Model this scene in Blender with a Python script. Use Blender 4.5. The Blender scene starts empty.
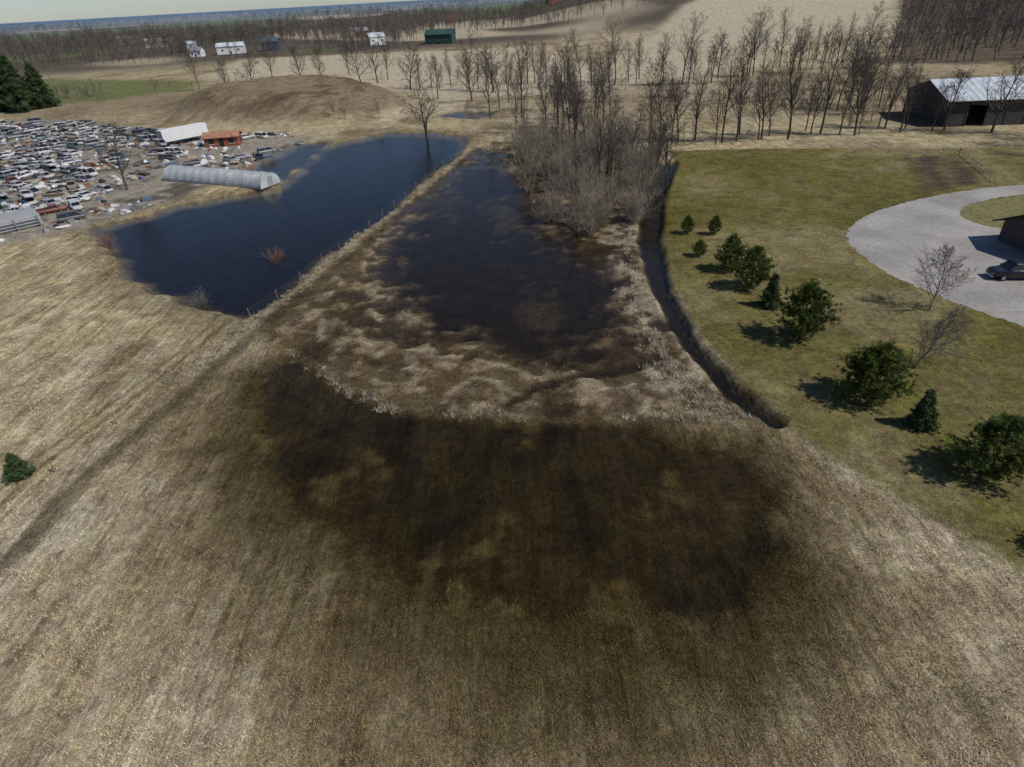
import bpy, math, random
import numpy as np
from mathutils import Matrix, Vector
random.seed(7); RNG=np.random.default_rng(11)
scene=bpy.context.scene
COL=bpy.context.collection

# ------------------------------------------------------------------ helpers
def new_mat(name):
    m=bpy.data.materials.new(name); m.use_nodes=True
    nt=m.node_tree; nt.nodes.clear()
    out=nt.nodes.new('ShaderNodeOutputMaterial')
    return m,nt,out
def N(nt,t,**k):
    n=nt.nodes.new(t)
    for a,b in k.items(): setattr(n,a,b)
    return n
def pmat(name,col,rough=0.7,metal=0.0,var=0.25,scale=3.0,bump=0.0,objrand=0.0,spec=0.3,trans=0.0,cracks=False):
    m,nt,out=new_mat(name)
    b=N(nt,'ShaderNodeBsdfPrincipled')
    b.inputs['Roughness'].default_value=rough; b.inputs['Metallic'].default_value=metal
    b.inputs['Specular IOR Level'].default_value=spec
    tc=N(nt,'ShaderNodeNewGeometry')
    no=N(nt,'ShaderNodeTexNoise'); no.inputs['Scale'].default_value=scale; no.inputs['Detail'].default_value=2
    nt.links.new(tc.outputs['Position'],no.inputs['Vector'])
    mr=N(nt,'ShaderNodeMapRange'); mr.inputs[1].default_value=.3; mr.inputs[2].default_value=.7
    mr.inputs[3].default_value=1-var; mr.inputs[4].default_value=1+var
    nt.links.new(no.outputs['Fac'],mr.inputs[0])
    mul=N(nt,'ShaderNodeVectorMath',operation='SCALE'); mul.inputs[0].default_value=col[:3]
    nt.links.new(mr.outputs[0],mul.inputs['Scale'])
    src=mul.outputs[0]
    if objrand>0:
        oi=N(nt,'ShaderNodeObjectInfo'); m2=N(nt,'ShaderNodeMapRange')
        m2.inputs[3].default_value=1-objrand; m2.inputs[4].default_value=1+objrand
        nt.links.new(oi.outputs['Random'],m2.inputs[0])
        s2=N(nt,'ShaderNodeVectorMath',operation='SCALE')
        nt.links.new(src,s2.inputs[0]); nt.links.new(m2.outputs[0],s2.inputs['Scale']); src=s2.outputs[0]
    if cracks:
        vo=N(nt,'ShaderNodeTexVoronoi',feature='DISTANCE_TO_EDGE'); vo.inputs['Scale'].default_value=.16; vo.inputs['Randomness'].default_value=.9
        nt.links.new(tc.outputs['Position'],vo.inputs['Vector'])
        m3=N(nt,'ShaderNodeMapRange'); m3.inputs[1].default_value=0; m3.inputs[2].default_value=.02; m3.inputs[3].default_value=.8; m3.inputs[4].default_value=1
        nt.links.new(vo.outputs['Distance'],m3.inputs[0])
        n4=N(nt,'ShaderNodeTexNoise'); n4.inputs['Scale'].default_value=.15; nt.links.new(tc.outputs['Position'],n4.inputs['Vector'])
        m4=N(nt,'ShaderNodeMapRange'); m4.inputs[1].default_value=.35; m4.inputs[2].default_value=.65; m4.inputs[3].default_value=.8; m4.inputs[4].default_value=1.1
        nt.links.new(n4.outputs['Fac'],m4.inputs[0]); mm=N(nt,'ShaderNodeMath',operation='MULTIPLY'); nt.links.new(m3.outputs[0],mm.inputs[0]); nt.links.new(m4.outputs[0],mm.inputs[1])
        s3=N(nt,'ShaderNodeVectorMath',operation='SCALE'); nt.links.new(src,s3.inputs[0]); nt.links.new(mm.outputs[0],s3.inputs['Scale']); src=s3.outputs[0]
    nt.links.new(src,b.inputs['Base Color'])
    if bump>0:
        bp=N(nt,'ShaderNodeBump'); bp.inputs['Strength'].default_value=bump; bp.inputs['Distance'].default_value=.05
        nt.links.new(no.outputs['Fac'],bp.inputs['Height']); nt.links.new(bp.outputs[0],b.inputs['Normal'])
    if trans>0:
        tr=N(nt,'ShaderNodeBsdfTranslucent'); tr.inputs[0].default_value=(*col[:3],1)
        mx=N(nt,'ShaderNodeMixShader'); mx.inputs[0].default_value=trans
        nt.links.new(b.outputs[0],mx.inputs[1]); nt.links.new(tr.outputs[0],mx.inputs[2])
        nt.links.new(mx.outputs[0],out.inputs[0])
    else: nt.links.new(b.outputs[0],out.inputs[0])
    return m
def attr_mat(name):
    m,nt,out=new_mat(name)
    a=N(nt,'ShaderNodeAttribute',attribute_name='Col')
    b=N(nt,'ShaderNodeBsdfDiffuse')
    nt.links.new(a.outputs['Color'],b.inputs['Color'])
    nt.links.new(b.outputs[0],out.inputs[0])
    return m
def link(name,me,loc=(0,0,0),rz=0,sc=(1,1,1),parent=None):
    o=bpy.data.objects.new(name,me); COL.objects.link(o)
    o.location=loc; o.rotation_euler=(0,0,rz); o.scale=sc
    if parent: o.parent=parent
    return o
def pymesh(name,V,F,mats=(),mi=None,smooth=False):
    me=bpy.data.meshes.new(name); me.from_pydata([tuple(v) for v in V],[],F)
    for m in mats: me.materials.append(m)
    if mi is not None: me.polygons.foreach_set('material_index',mi)
    if smooth: me.polygons.foreach_set('use_smooth',[True]*len(me.polygons))
    me.update(); return me
def npmesh(name,V,T,mat,col=None,k=3):
    me=bpy.data.meshes.new(name)
    V=np.asarray(V,dtype=np.float32); T=np.asarray(T,dtype=np.int32)
    me.vertices.add(len(V)); me.vertices.foreach_set('co',V.ravel())
    me.loops.add(T.size); me.loops.foreach_set('vertex_index',T.ravel())
    me.polygons.add(len(T)); me.polygons.foreach_set('loop_start',np.arange(0,T.size,k,dtype=np.int32))
    me.polygons.foreach_set('loop_total',np.full(len(T),k,dtype=np.int32))
    me.materials.append(mat)
    me.update(calc_edges=True)
    if col is not None:
        at=me.attributes.new('Col','FLOAT_COLOR','POINT')
        c=np.ones((len(V),4),dtype=np.float32); c[:,:3]=col
        at.data.foreach_set('color',c.ravel())
    return me
def box(V,F,MI,c,s,mi=0,rz=0,taper=1.0,tilt=0):
    b=len(V); cx,cy,cz=c; sx,sy,sz=s[0]/2,s[1]/2,s[2]/2
    ca,sa=math.cos(rz),math.sin(rz)
    for z,t in ((-sz,1),(sz,taper)):
        for x,y in ((-sx,-sy),(sx,-sy),(sx,sy),(-sx,sy)):
            x*=t;y*=t
            V.append((cx+x*ca-y*sa,cy+x*sa+y*ca,cz+z+x*tilt))
    for f in ((0,3,2,1),(4,5,6,7),(0,1,5,4),(1,2,6,5),(2,3,7,6),(3,0,4,7)):
        F.append(tuple(b+i for i in f)); MI.append(mi)
def cyl(V,F,MI,p0,p1,r,n=12,mi=0,r2=None):
    p0=Vector(p0);p1=Vector(p1);d=(p1-p0).normalized()
    a=d.orthogonal().normalized(); c=d.cross(a); b=len(V); r2=r if r2 is None else r2
    for p,rr in ((p0,r),(p1,r2)):
        for i in range(n):
            t=2*math.pi*i/n; V.append(tuple(p+a*math.cos(t)*rr+c*math.sin(t)*rr))
    for i in range(n):
        j=(i+1)%n; F.append((b+i,b+j,b+n+j,b+n+i)); MI.append(mi)
    F.append(tuple(b+i for i in range(n))[::-1]); MI.append(mi)
    F.append(tuple(b+n+i for i in range(n))); MI.append(mi)

# ------------------------------------------------------------------ noise + distance
def vnoise(x,y,s,seed):
    X=x/s+seed*13.37; Y=y/s-seed*7.77
    xi=np.floor(X); yi=np.floor(Y); fx=X-xi; fy=Y-yi
    fx=fx*fx*(3-2*fx); fy=fy*fy*(3-2*fy)
    def h(a,b):
        v=np.sin(a*127.1+b*311.7+seed*74.7)*43758.5453
        return v-np.floor(v)
    return (h(xi,yi)*(1-fx)+h(xi+1,yi)*fx)*(1-fy)+(h(xi,yi+1)*(1-fx)+h(xi+1,yi+1)*fx)*fy
def fbm(x,y,s,seed):
    u=.8*x+.6*y; v=-.6*x+.8*y
    return (vnoise(u,v,s,seed)+.5*vnoise(x,y,s/2.1,seed+1)+.25*vnoise(u,v,s/4.3,seed+2))/1.75-.5
def ss(a,b,v):
    t=np.clip((v-a)/(b-a),0,1); return t*t*(3-2*t)
def sdp(poly,x,y,pad=30):
    P=np.array(poly,float); out=np.full(x.shape,1e3)
    m=(x>P[:,0].min()-pad)&(x<P[:,0].max()+pad)&(y>P[:,1].min()-pad)&(y<P[:,1].max()+pad)
    if not m.any(): return out
    X=x[m];Y=y[m]; d=np.full(X.shape,1e9); ins=np.zeros(X.shape,bool)
    n=len(P)
    for i in range(n):
        ax,ay=P[i]; bx,by=P[(i+1)%n]; ex,ey=bx-ax,by-ay
        t=np.clip(((X-ax)*ex+(Y-ay)*ey)/(ex*ex+ey*ey+1e-9),0,1)
        d=np.minimum(d,(X-ax-t*ex)**2+(Y-ay-t*ey)**2)
        c=((ay>Y)!=(by>Y))
        xx=ax+(Y-ay)*ex/(ey if abs(ey)>1e-9 else 1e-9)
        ins^=c&(X<xx)
    out[m]=np.sqrt(d)*np.where(ins,-1,1); return out
def dline(pts,x,y,pad=40):
    P=np.array(pts,float); out=np.full(x.shape,1e3)
    m=(x>P[:,0].min()-pad)&(x<P[:,0].max()+pad)&(y>P[:,1].min()-pad)&(y<P[:,1].max()+pad)
    if not m.any(): return out
    X=x[m];Y=y[m]; d=np.full(X.shape,1e9); s=np.ones(X.shape)
    for i in range(len(P)-1):
        ax,ay=P[i]; ex,ey=P[i+1]-P[i]
        t=np.clip(((X-ax)*ex+(Y-ay)*ey)/(ex*ex+ey*ey),0,1)
        q=(X-ax-t*ex)**2+(Y-ay-t*ey)**2
        cr=np.sign(ex*(Y-ay)-ey*(X-ax))
        s=np.where(q<d,cr,s); d=np.minimum(d,q)
    out[m]=np.sqrt(d)*s; return out

PA=[(-68.8,103),(-62.3,109),(-59.4,114.5),(-52.2,117.7),(-43.3,122.9),(-44.5,142.3),(-42.4,163.3),(-30.4,175.5),(-17.8,170.5),(-7.1,163.5),(-9.8,141.7),(-17.9,108.3),(-24.6,82.6),(-27.1,71.6),(-30.3,62.6),(-37.6,69.5),(-44.6,74),(-51.4,80),(-59.1,90.9)]
PB=[(-4.3,145.4),(-9,125.4),(-12.6,108.6),(-16.2,90.5),(-17,80.2),(-15,71.3),(-11,63.6),(-9,57.4),(-4.1,54.2),(1,51.7),(5,49),(9,50.5),(12,56.2),(12.4,66.3),(11.8,77.9),(8.2,86.5),(4.4,96.7),(1.6,112.1),(0,131.8)]
PC=[(-24.5,51),(-21.4,54.6),(-15.4,47.5),(-9.8,43.7),(-1.2,41.9),(7,40.8),(11.5,40.5),(12.5,37.5),(17.8,35.6),(17.8,30.4),(15.3,25.6),(11,22.3),(4.3,21),(-1.4,21.8),(-7.6,24.4),(-14.4,30.3),(-20.9,39.7)]
WET=[(-26.7,49.5),(-21.7,55.7),(-10,45.3),(11.6,40.5),(18.9,36.9),(19.6,30.2),(16,22),(10.3,17.5),(3.6,15),(-1.5,15),(-8.1,18.5),(-15.5,25.4),(-22.2,35.8)]
BERM=[(-37,5),(-36.6,20),(-35.3,29.9),(-34.8,37.3),(-31.4,49.5),(-28.5,63.9),(-24,79.9),(-17.5,105.3),(-6.7,148.1),(-3,165)]
DITCH=[(33.2,123.9),(26.1,103.9),(20.2,82.3),(17.9,65.5),(17.7,52.2),(18.9,44),(20.8,38.7)]
MARSH=[(-6.7,148.1),(-17.5,105.3),(-24,79.9),(-28.3,63.3),(-26,57),(-21.4,54.6),(-15.4,47.5),(-9.8,43.7),(-1.2,41.7),(11.5,39.9),(19.9,39.4),(18,45.6),(16.6,55.4),(17,71.6),(20,88.8),(30,122),(20,150)]
CHAN=[(-.7,43.6),(2.5,46),(6.3,47.8),(10.2,48.6),(13.6,49.4)]
LAWN=[(21.2,37.7),(25.4,29.2),(29,22.8),(30.5,13.7),(31,-20),(160,-20),(160,110),(93.2,121.7),(78.7,125.4),(52.9,131.9),(36.1,133.6),(34.8,124),(27.5,104),(21.6,82),(19.4,65.5),(19.1,52.2),(20.2,44)]
GARD=[(75.7,117.9),(85.6,117.1),(79,99.2),(66.5,94.7)]
JUNK=[(-190,240),(-136,222),(-88,186),(-60,184),(-49,172),(-52,158),(-56,136),(-60,118),(-67.9,106),(-73,100),(-82,93),(-140,110),(-190,150)]
PUD=[(-58.6,141),(-59.7,158),(-51.7,167),(-43.8,166.8),(-43.4,147),(-44.6,130.9)]
PUD2=[(-19.9,197),(-11.7,205.8),(-1,198.6),(0,192.9),(-6,191)]
MOUND=[(-104,215),(-112,235),(-104,262),(-78,276),(-44,262),(-30,222),(-34,197),(-56,192),(-84,202)]
GREENF=[(-520,520),(-150,345),(-128,285),(-150,262),(-215,262),(-520,330)]
HILLF=[(40,262),(98,262),(148,272),(198,345),(330,560),(480,880),(336,900),(160,600),(66,362)]
MIDF=[(-150,352),(-90,322),(-70,300),(-20,238),(34,232),(98,258),(40,330),(20,440),(-60,455),(-170,470)]
WOODR=[(150,262),(215,360),(345,600),(520,950),(1200,950),(1200,200),(210,225)]

def mix(c,new,w):
    return c*(1-w[:,None])+np.array(new)[None,:]*w[:,None]
def ground(x,y):
    x=np.asarray(x,float).ravel(); y=np.asarray(y,float).ravel()
    a=fbm(x,y,14,1); b=fbm(x,y,4,5); c=fbm(x,y,1.3,9); L=fbm(x,y,260,21); G=fbm(x,y,45,31); e=fbm(x*1.0,y*.35,5,51)
    r=np.hypot(x,y)
    z=.42+.20*a+.12*b+.05*c
    z=z+ss(250,700,r)*(5*L+1.5)
    z=z+24*ss(330,850,y)*ss(10,160,x)*(1-ss(1000,1700,y))
    col=np.tile(np.array([.315,.252,.152]),(len(x),1))
    col=mix(col,(.145,.110,.056),ss(-.02,.28,a+.5*b+.4*e)*.8)
    col=mix(col,(.43,.365,.25),ss(-.02,.26,-G*.7+.4*b-.5*e)*.75)
    hay=np.ones(len(x))
    db=dline(BERM,x,y)
    left=ss(0,3,db)*(y<200)
    col=mix(col,(.37,.30,.165),left*.65*(1-ss(-.1,.25,a)))
    # marsh
    dm=sdp(MARSH,x,y)+1.2*b
    wm=ss(.9,-.9,dm)
    z=z*(1-wm)+wm*(.11+.24*b+.22*a+.26*c)
    mc=np.tile(np.array([.105,.076,.042]),(len(x),1)); mc=mix(mc,(.26,.205,.13),ss(.02,.28,.45*b+.9*c+.5*e)*.8); mc=mix(mc,(.042,.032,.018),ss(-.06,.22,-a-.4*b-.3*c)*.85)
    col=col*(1-wm[:,None])+mc*wm[:,None]; hay=hay*(1-wm)
    # wet ground around the flooded hollow
    dw=sdp(WET,x,y)+7*a+4*b+2*c
    col=mix(col,(.135,.102,.050),ss(10,-1,dw)*(1-wm)*.85)
    col=mix(col,(.062,.046,.018),ss(3.,-3.5,dw)*(1-wm)*.9)
    # ponds
    dA=sdp(PA,x,y)+2.5*b+3*a; w=ss(1.4,-1.4,dA); z=z*(1-w)-.9*w; col=mix(col,(.012,.012,.014),ss(2.2,-2.2,dA)); hay=hay*(1-w)
    w=ss(7,1,dA)*(1-w); col=mix(col,(.12,.09,.05),w*.55)
    dB=sdp(PB,x,y)+6*b+4*a+5*c; w=ss(5.5,-4.0,dB); z=z*(1-w)+(-.45+.2*b+.1*c)*w; cB=mix(np.tile(np.array([.022,.016,.010]),(len(x),1)),(.045,.034,.018),ss(.05,.25,e+.5*c)); w=ss(4,-3,dB); col=col*(1-w[:,None])+cB*w[:,None]
    # washed-up pale debris lines on the marsh
    for off,wd in ((3.2,.5),(6.0,.4),(9.5,.5)):
        w=ss(wd,.1,np.abs(sdp(PB,x,y)+3*b+5*a-off))*wm*(dB>.5); col=mix(col,(.36,.30,.20),w*.55*ss(-.15,.1,c+.5*b))
    w=ss(11.5,13.5,x-.10*(y-60))*(x<27)*(y>44)*(y<108)*wm; col=mix(col,(.33,.275,.19),w*ss(-.1,.15,c+.6*b)*.7)
    dC=sdp(PC,x,y)+1.8*a+1.5*b+1.3*c; w=ss(2.0,-2.0,dC)*(1-ss(0,-1.,dm)*.9); z=z*(1-w)+(-.15+.14*b+.15*c+.04*a)*w
    cb=mix(np.tile(np.array([.036,.027,.010]),(len(x),1)),(.016,.012,.006),ss(.12,-.2,e+.4*a+.3*b)); cb=mix(cb,(.085,.066,.024),ss(.08,.3,b-.6*e+.5*c))
    w=ss(2.6,-2.2,dC)*(1-wm)*.95; col=col*(1-w[:,None])+cb*w[:,None]; hay=hay*(1-.4*w)
    for P,bed in ((PUD,(.03,.035,.04)),(PUD2,(.03,.035,.04))):
        d=sdp(P,x,y)+5*b+3*a; w=ss(2,-2,d); z=z*(1-w)-.3*w; col=mix(col,bed,w)
    dc=np.abs(dline(CHAN,x,y))+1.2*b+.8*c; w=ss(1.2,.1,dc); z=z-.2*w; col=mix(col,(.03,.022,.012),w*.85)
    # lawn
    dl=sdp(LAWN,x,y)+.35*b+.2*c; wl=ss(.6,-.6,dl)
    z=z*(1-wl)+wl*.5
    lc=np.tile(np.array([.135,.118,.038]),(len(x),1)); lc=mix(lc,(.22,.185,.09),ss(-.05,.3,a+.6*b+.5*G)*.8); lc=mix(lc,(.088,.084,.022),ss(0.02,.3,-a+.4*G)*.6); lc=mix(lc,(.15,.11,.05),ss(.08,.3,c+.5*b)*.5)
    col=col*(1-wl[:,None])+lc*wl[:,None]; hay=hay*(1-wl*.9)
    # ditch
    dd=np.abs(dline(DITCH,x,y)); hw=.75+.95*ss(46,92,y)
    w=ss(hw+.45,hw-.35,dd+.4*b+.35*c)*(y>36.5); z=z*(1-w)-.45*w; col=mix(col,(.013,.012,.009),w*.97); hay=hay*(1-w)
    # berm ridge
    ab=np.abs(db+.5*b)
    w=ss(1.0,.2,ab)*(1-ss(148,156,y)); z=np.where(y<156,np.maximum(z,z*(1-w)+w*(.17+.3*b+.2*a)),z); col=mix(col,(.27,.22,.145),w*.7*ss(-.2,.15,c+.15))
    for off in (2.6,4.0):
        w=ss(.45,.1,np.abs(db-off+.3*b))*(y<62); col=mix(col,(.11,.085,.045),w*.65)
    w=ss(1.3,.3,np.abs(db+1.9+.5*b))*(y<150); col=mix(col,(.065,.048,.026),w*.7)
    # garden, junkyard
    d=sdp(GARD,x,y)+.4*b; w=ss(.5,-.5,d); col=mix(col,(.085,.062,.045),w*(.8+.2*np.sign(np.sin(x*3+y*.6))))
    d=sdp(JUNK,x,y)+4*b; w=ss(3,-3,d)*(dA>.5); col=mix(col,(.26,.23,.19),w*.9); col=mix(col,(.09,.078,.06),w*ss(-.02,.22,b+a)*.9); hay=hay*(1-w)
    # embankments
    d=sdp(MOUND,x,y)+6*a+2*b; w=ss(8,-16,d); z=z+5.5*w+2.*w*b+2*w*a; col=mix(col,(.16,.118,.072),ss(4,-4,d)*.8); col=mix(col,(.095,.055,.035),ss(-2,-10,d)*ss(-.1,.15,b+a))
    w=ss(-40,-75,x)*ss(200,232,y-.25*(-x-80))*(1-ss(262,290,y-.25*(-x-80))); z=z+2.2*w
    col=mix(col,(.21,.165,.105),w*.7)
    # beyond
    w=ss(150,185,y)*(x>-10)*(x<160)*(1-ss(232,262,y)); col=mix(col,(.24,.19,.125),w*.5); col=mix(col,(.11,.085,.055),w*ss(0,.25,b+a)*.6)
    w=ss(6,-6,sdp(MIDF,x,y,60)+14*a); col=mix(col,(.41,.345,.24),w)
    w=ss(6,-6,sdp(HILLF,x,y,60)+8*a); col=mix(col,(.41,.35,.245),w); col=mix(col,(.36,.30,.18),w*ss(-.1,.2,L+G))
    w=ss(6,-6,sdp(GREENF,x,y,60)+12*a); col=mix(col,(.125,.145,.055),w*.9)
    f=ss(430,520,y-.2*x)*(1-ss(6,-6,sdp(HILLF,x,y,60)))*(1-ss(6,-6,sdp(MIDF,x,y,60)))
    pc=np.tile(np.array([.10,.085,.066]),(len(x),1)); P2=fbm(x,y,420,41)
    pc=mix(pc,(.36,.30,.21),ss(.05,.08,P2)); pc=mix(pc,(.13,.16,.07),ss(.06,.09,-P2))
    col=col*(1-f[:,None])+pc*f[:,None]
    w=ss(5,-5,sdp(WOODR,x,y,60)+10*a); col=mix(col,(.12,.095,.068),w)
    haze=ss(900,3800,r); col=mix(col,(.16,.20,.25),haze*.9); col=mix(col,(.10,.17,.27),ss(5000,8000,r))  # bluish distance haze painted into the far ground colour
    hay=hay*(1-ss(120,220,r))
    return z,col,hay
def gz(x,y): return float(ground([x],[y])[0][0])

# ------------------------------------------------------------------ ground sheet
def axis(lo,hi,step,far_lo,far_hi,g=1.085):
    core=list(np.arange(lo,hi+1e-6,step)); a=[];s=step;v=lo
    while v>far_lo: s*=g; v-=s; a.append(v)
    b=[];s=step;v=hi
    while v<far_hi: s*=g; v+=s; b.append(v)
    return np.array(a[::-1]+core+b)
xs=axis(-42,38,.36,-12000,9000,1.03); ys=axis(12,95,.36,-120,14000,1.022)
GX,GY=np.meshgrid(xs,ys); nx,ny=len(xs),len(ys)
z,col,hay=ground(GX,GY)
V=np.stack([GX.ravel(),GY.ravel(),z],1)
idx=np.arange(nx*ny).reshape(ny,nx)
Q=np.stack([idx[:-1,:-1].ravel(),idx[:-1,1:].ravel(),idx[1:,1:].ravel(),idx[1:,:-1].ravel()],1)
m,nt,out=new_mat('ground_mat')
bs=N(nt,'ShaderNodeBsdfDiffuse')
at=N(nt,'ShaderNodeAttribute',attribute_name='Col'); ah=N(nt,'ShaderNodeAttribute',attribute_name='hay')
geo=N(nt,'ShaderNodeNewGeometry')
def noise(scale,detail=3,vecscale=None,rot=0,rough=.55,dist=0):
    n=N(nt,'ShaderNodeTexNoise'); n.inputs['Scale'].default_value=scale; n.inputs['Detail'].default_value=detail; n.inputs['Roughness'].default_value=rough; n.inputs['Distortion'].default_value=dist
    if vecscale:
        mp=N(nt,'ShaderNodeMapping'); mp.inputs['Scale'].default_value=vecscale; mp.inputs['Rotation'].default_value=(0,0,rot)
        nt.links.new(geo.outputs['Position'],mp.inputs[0]); nt.links.new(mp.outputs[0],n.inputs['Vector'])
    else: nt.links.new(geo.outputs['Position'],n.inputs['Vector'])
    return n.outputs['Fac']
def rng(v,a,b,c,d):
    r_=N(nt,'ShaderNodeMapRange'); r_.inputs[1].default_value=a;r_.inputs[2].default_value=b;r_.inputs[3].default_value=c;r_.inputs[4].default_value=d
    nt.links.new(v,r_.inputs[0]); return r_.outputs[0]
def mth(op,a,b=None):
    q=N(nt,'ShaderNodeMath',operation=op)
    for i,v in enumerate((a,b)):
        if v is None: continue
        if isinstance(v,(int,float)): q.inputs[i].default_value=v
        else: nt.links.new(v,q.inputs[i])
    return q.outputs[0]
nA=noise(.45,4,dist=.5)
f1=rng(nA,.3,.7,.74,1.26); f2=rng(noise(1.9,4,rough=.72,dist=.6),.3,.7,.55,1.45); f3=rng(noise(10,2,rough=.8),.3,.7,.52,1.48)
st=rng(noise(1,4,(.9,.10,1),-.12,.72,.7),.33,.67,-.34,.34); st2=rng(noise(1,3,(4.0,.5,1),.10,.6),.3,.7,-.28,.28)
sfac=mth('ADD',mth('MULTIPLY',mth('ADD',st,st2),ah.outputs['Fac']),1.0)
tot=mth('MULTIPLY',mth('MULTIPLY',f1,f2),mth('MULTIPLY',f3,sfac))
sc=N(nt,'ShaderNodeVectorMath',operation='SCALE'); nt.links.new(at.outputs['Color'],sc.inputs[0]); nt.links.new(tot,sc.inputs['Scale'])
hs=N(nt,'ShaderNodeHueSaturation'); nt.links.new(sc.outputs[0],hs.inputs['Color']); nt.links.new(rng(nA,.3,.7,.487,.513),hs.inputs['Hue']); nt.links.new(rng(st,-.34,.34,1.08,.82),hs.inputs['Saturation'])
nt.links.new(hs.outputs[0],bs.inputs['Color'])
bp=N(nt,'ShaderNodeBump'); bp.inputs['Strength'].default_value=.9; bp.inputs['Distance'].default_value=.2
nt.links.new(noise(4,4,rough=.75),bp.inputs['Height']); nt.links.new(bp.outputs[0],bs.inputs['Normal'])
nt.links.new(bs.outputs[0],out.inputs[0])
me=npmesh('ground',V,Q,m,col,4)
ha=me.attributes.new('hay','FLOAT','POINT'); ha.data.foreach_set('value',hay.astype(np.float32))
me.polygons.foreach_set('use_smooth',np.ones(len(Q),bool))
link('ground',me)

# ------------------------------------------------------------------ water
m,nt,out=new_mat('water_mat')
geo=N(nt,'ShaderNodeNewGeometry')
tr=N(nt,'ShaderNodeBsdfTransparent'); tr.inputs[0].default_value=(.90,.87,.80,1)
gl=N(nt,'ShaderNodeBsdfGlossy'); gl.inputs['Roughness'].default_value=.10; gl.inputs['Color'].default_value=(.86,.86,.84,1)
fr=N(nt,'ShaderNodeFresnel'); fr.inputs['IOR'].default_value=1.25
bp=N(nt,'ShaderNodeBump'); bp.inputs['Strength'].default_value=.4; bp.inputs['Distance'].default_value=.05
nt.links.new(noise(1,3,(1.0,3.0,1),.5,dist=.5),bp.inputs['Height'])
nt.links.new(bp.outputs[0],gl.inputs['Normal']); nt.links.new(bp.outputs[0],fr.inputs['Normal'])
rr=rng(noise(.07,3,dist=1),.35,.65,.05,.2); nt.links.new(rr,gl.inputs['Roughness'])
mx=N(nt,'ShaderNodeMixShader'); nt.links.new(fr.outputs[0],mx.inputs[0]); nt.links.new(tr.outputs[0],mx.inputs[1]); nt.links.new(gl.outputs[0],mx.inputs[2]); nt.links.new(mx.outputs[0],out.inputs[0])
link('flood_water',pymesh('flood_water',[(-78,12,0),(42,12,0),(42,222,0),(-78,222,0)],[(0,1,2,3)],[m]))

# ------------------------------------------------------------------ grass tufts
def tufts(name,P,colr,blades,L0,L1,wid,tiltlo,tilthi,mat):
    n=len(P); B=blades; M_=n*B
    base=np.repeat(P,B,0)+np.concatenate([RNG.normal(0,.10 if L1<.4 else .16,(M_,2)),np.zeros((M_,1))],1)
    az=RNG.uniform(0,2*np.pi,M_); ti=RNG.uniform(tiltlo,tilthi,M_); L=RNG.uniform(L0,L1,M_)
    d=np.stack([np.cos(az)*np.sin(ti),np.sin(az)*np.sin(ti),np.cos(ti)],1)*L[:,None]
    side=np.stack([-np.sin(az),np.cos(az),np.zeros(M_)],1)*wid
    V=np.empty((M_,3,3)); V[:,0]=base-side; V[:,1]=base+side; V[:,2]=base+d
    c=np.repeat(np.repeat(colr,B,0)*RNG.uniform(.65,1.4,(M_,1)),3,0)
    me=npmesh(name,V.reshape(-1,3),np.arange(M_*3).reshape(-1,3),mat,c)
    link(name,me)
GM=attr_mat('grass_mat')
n=90000
y=8+56*RNG.uniform(0,1,n)**1.3; x=RNG.uniform(-1,1,n)*(y*.92+9)
z,c,h=ground(x,y); dl=sdp(LAWN,x,y); dmm=sdp(MARSH,x,y); dd=np.abs(dline(DITCH,x,y))
k=(dl>0)&(dmm>0)&(z>-.10)&(dd>1.2)&(RNG.uniform(0,1,n)<.2+.8*ss(-.12,.2,fbm(x,y,1.6,77)))
P=np.stack([x,y,z-.02],1)[k]; cc=c[k]*RNG.uniform(.8,1.9,(k.sum(),1))
tufts('dry_grass',P,cc,6,.10,.30,.023,.5,1.4,GM)
n=26000
x=RNG.uniform(-30,32,n); y=RNG.uniform(38,150,n); z,c,h=ground(x,y); d=sdp(MARSH,x,y); dd=np.abs(dline(DITCH,x,y))
k=(d<.8)&(z>-.2)&(dd>2.0)&(RNG.uniform(0,1,n)<.12+.88*ss(-.05,.15,fbm(x,y*.6,2.5,88)))
P=np.stack([x,y,np.maximum(z,-.08)-.03],1)[k]; cc=np.maximum(c[k],[.09,.066,.038])*RNG.uniform(.75,1.5,(k.sum(),1))
tufts('marsh_grass',P,cc,9,.2,.5,.026,.2,1.3,GM)
pts=[]
for L_,side,n_,sp in ((DITCH,-1,480,1.9),(BERM[4:9],0,200,.6),([(-22,54),(-15.4,47.2),(-9.8,43.5),(-1.2,41.6),(11.5,39.9),(19,39.6)],0,90,.35)):
    A=np.array(L_)
    for i in range(n_):
        t=random.random()*(len(A)-1); j=int(t); p=A[j]*(1-(t-j))+A[j+1]*(t-j)
        if side: pts.append((p[0]-2.1-abs(random.gauss(0,sp)),p[1]+random.gauss(0,.5)))
        else: pts.append((p[0]+random.gauss(0,sp),p[1]+random.gauss(0,.5)))
pts=np.array(pts); z,c,h=ground(pts[:,0],pts[:,1]); k=z>-.1
P=np.column_stack([pts,z-.03])[k]; cc=np.tile([.44,.38,.28],(len(P),1))*RNG.uniform(.35,1.1,(len(P),1))
tufts('tall_pale_grass',P,cc,22,.2,.6,.028,.3,1.4,GM)

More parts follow.
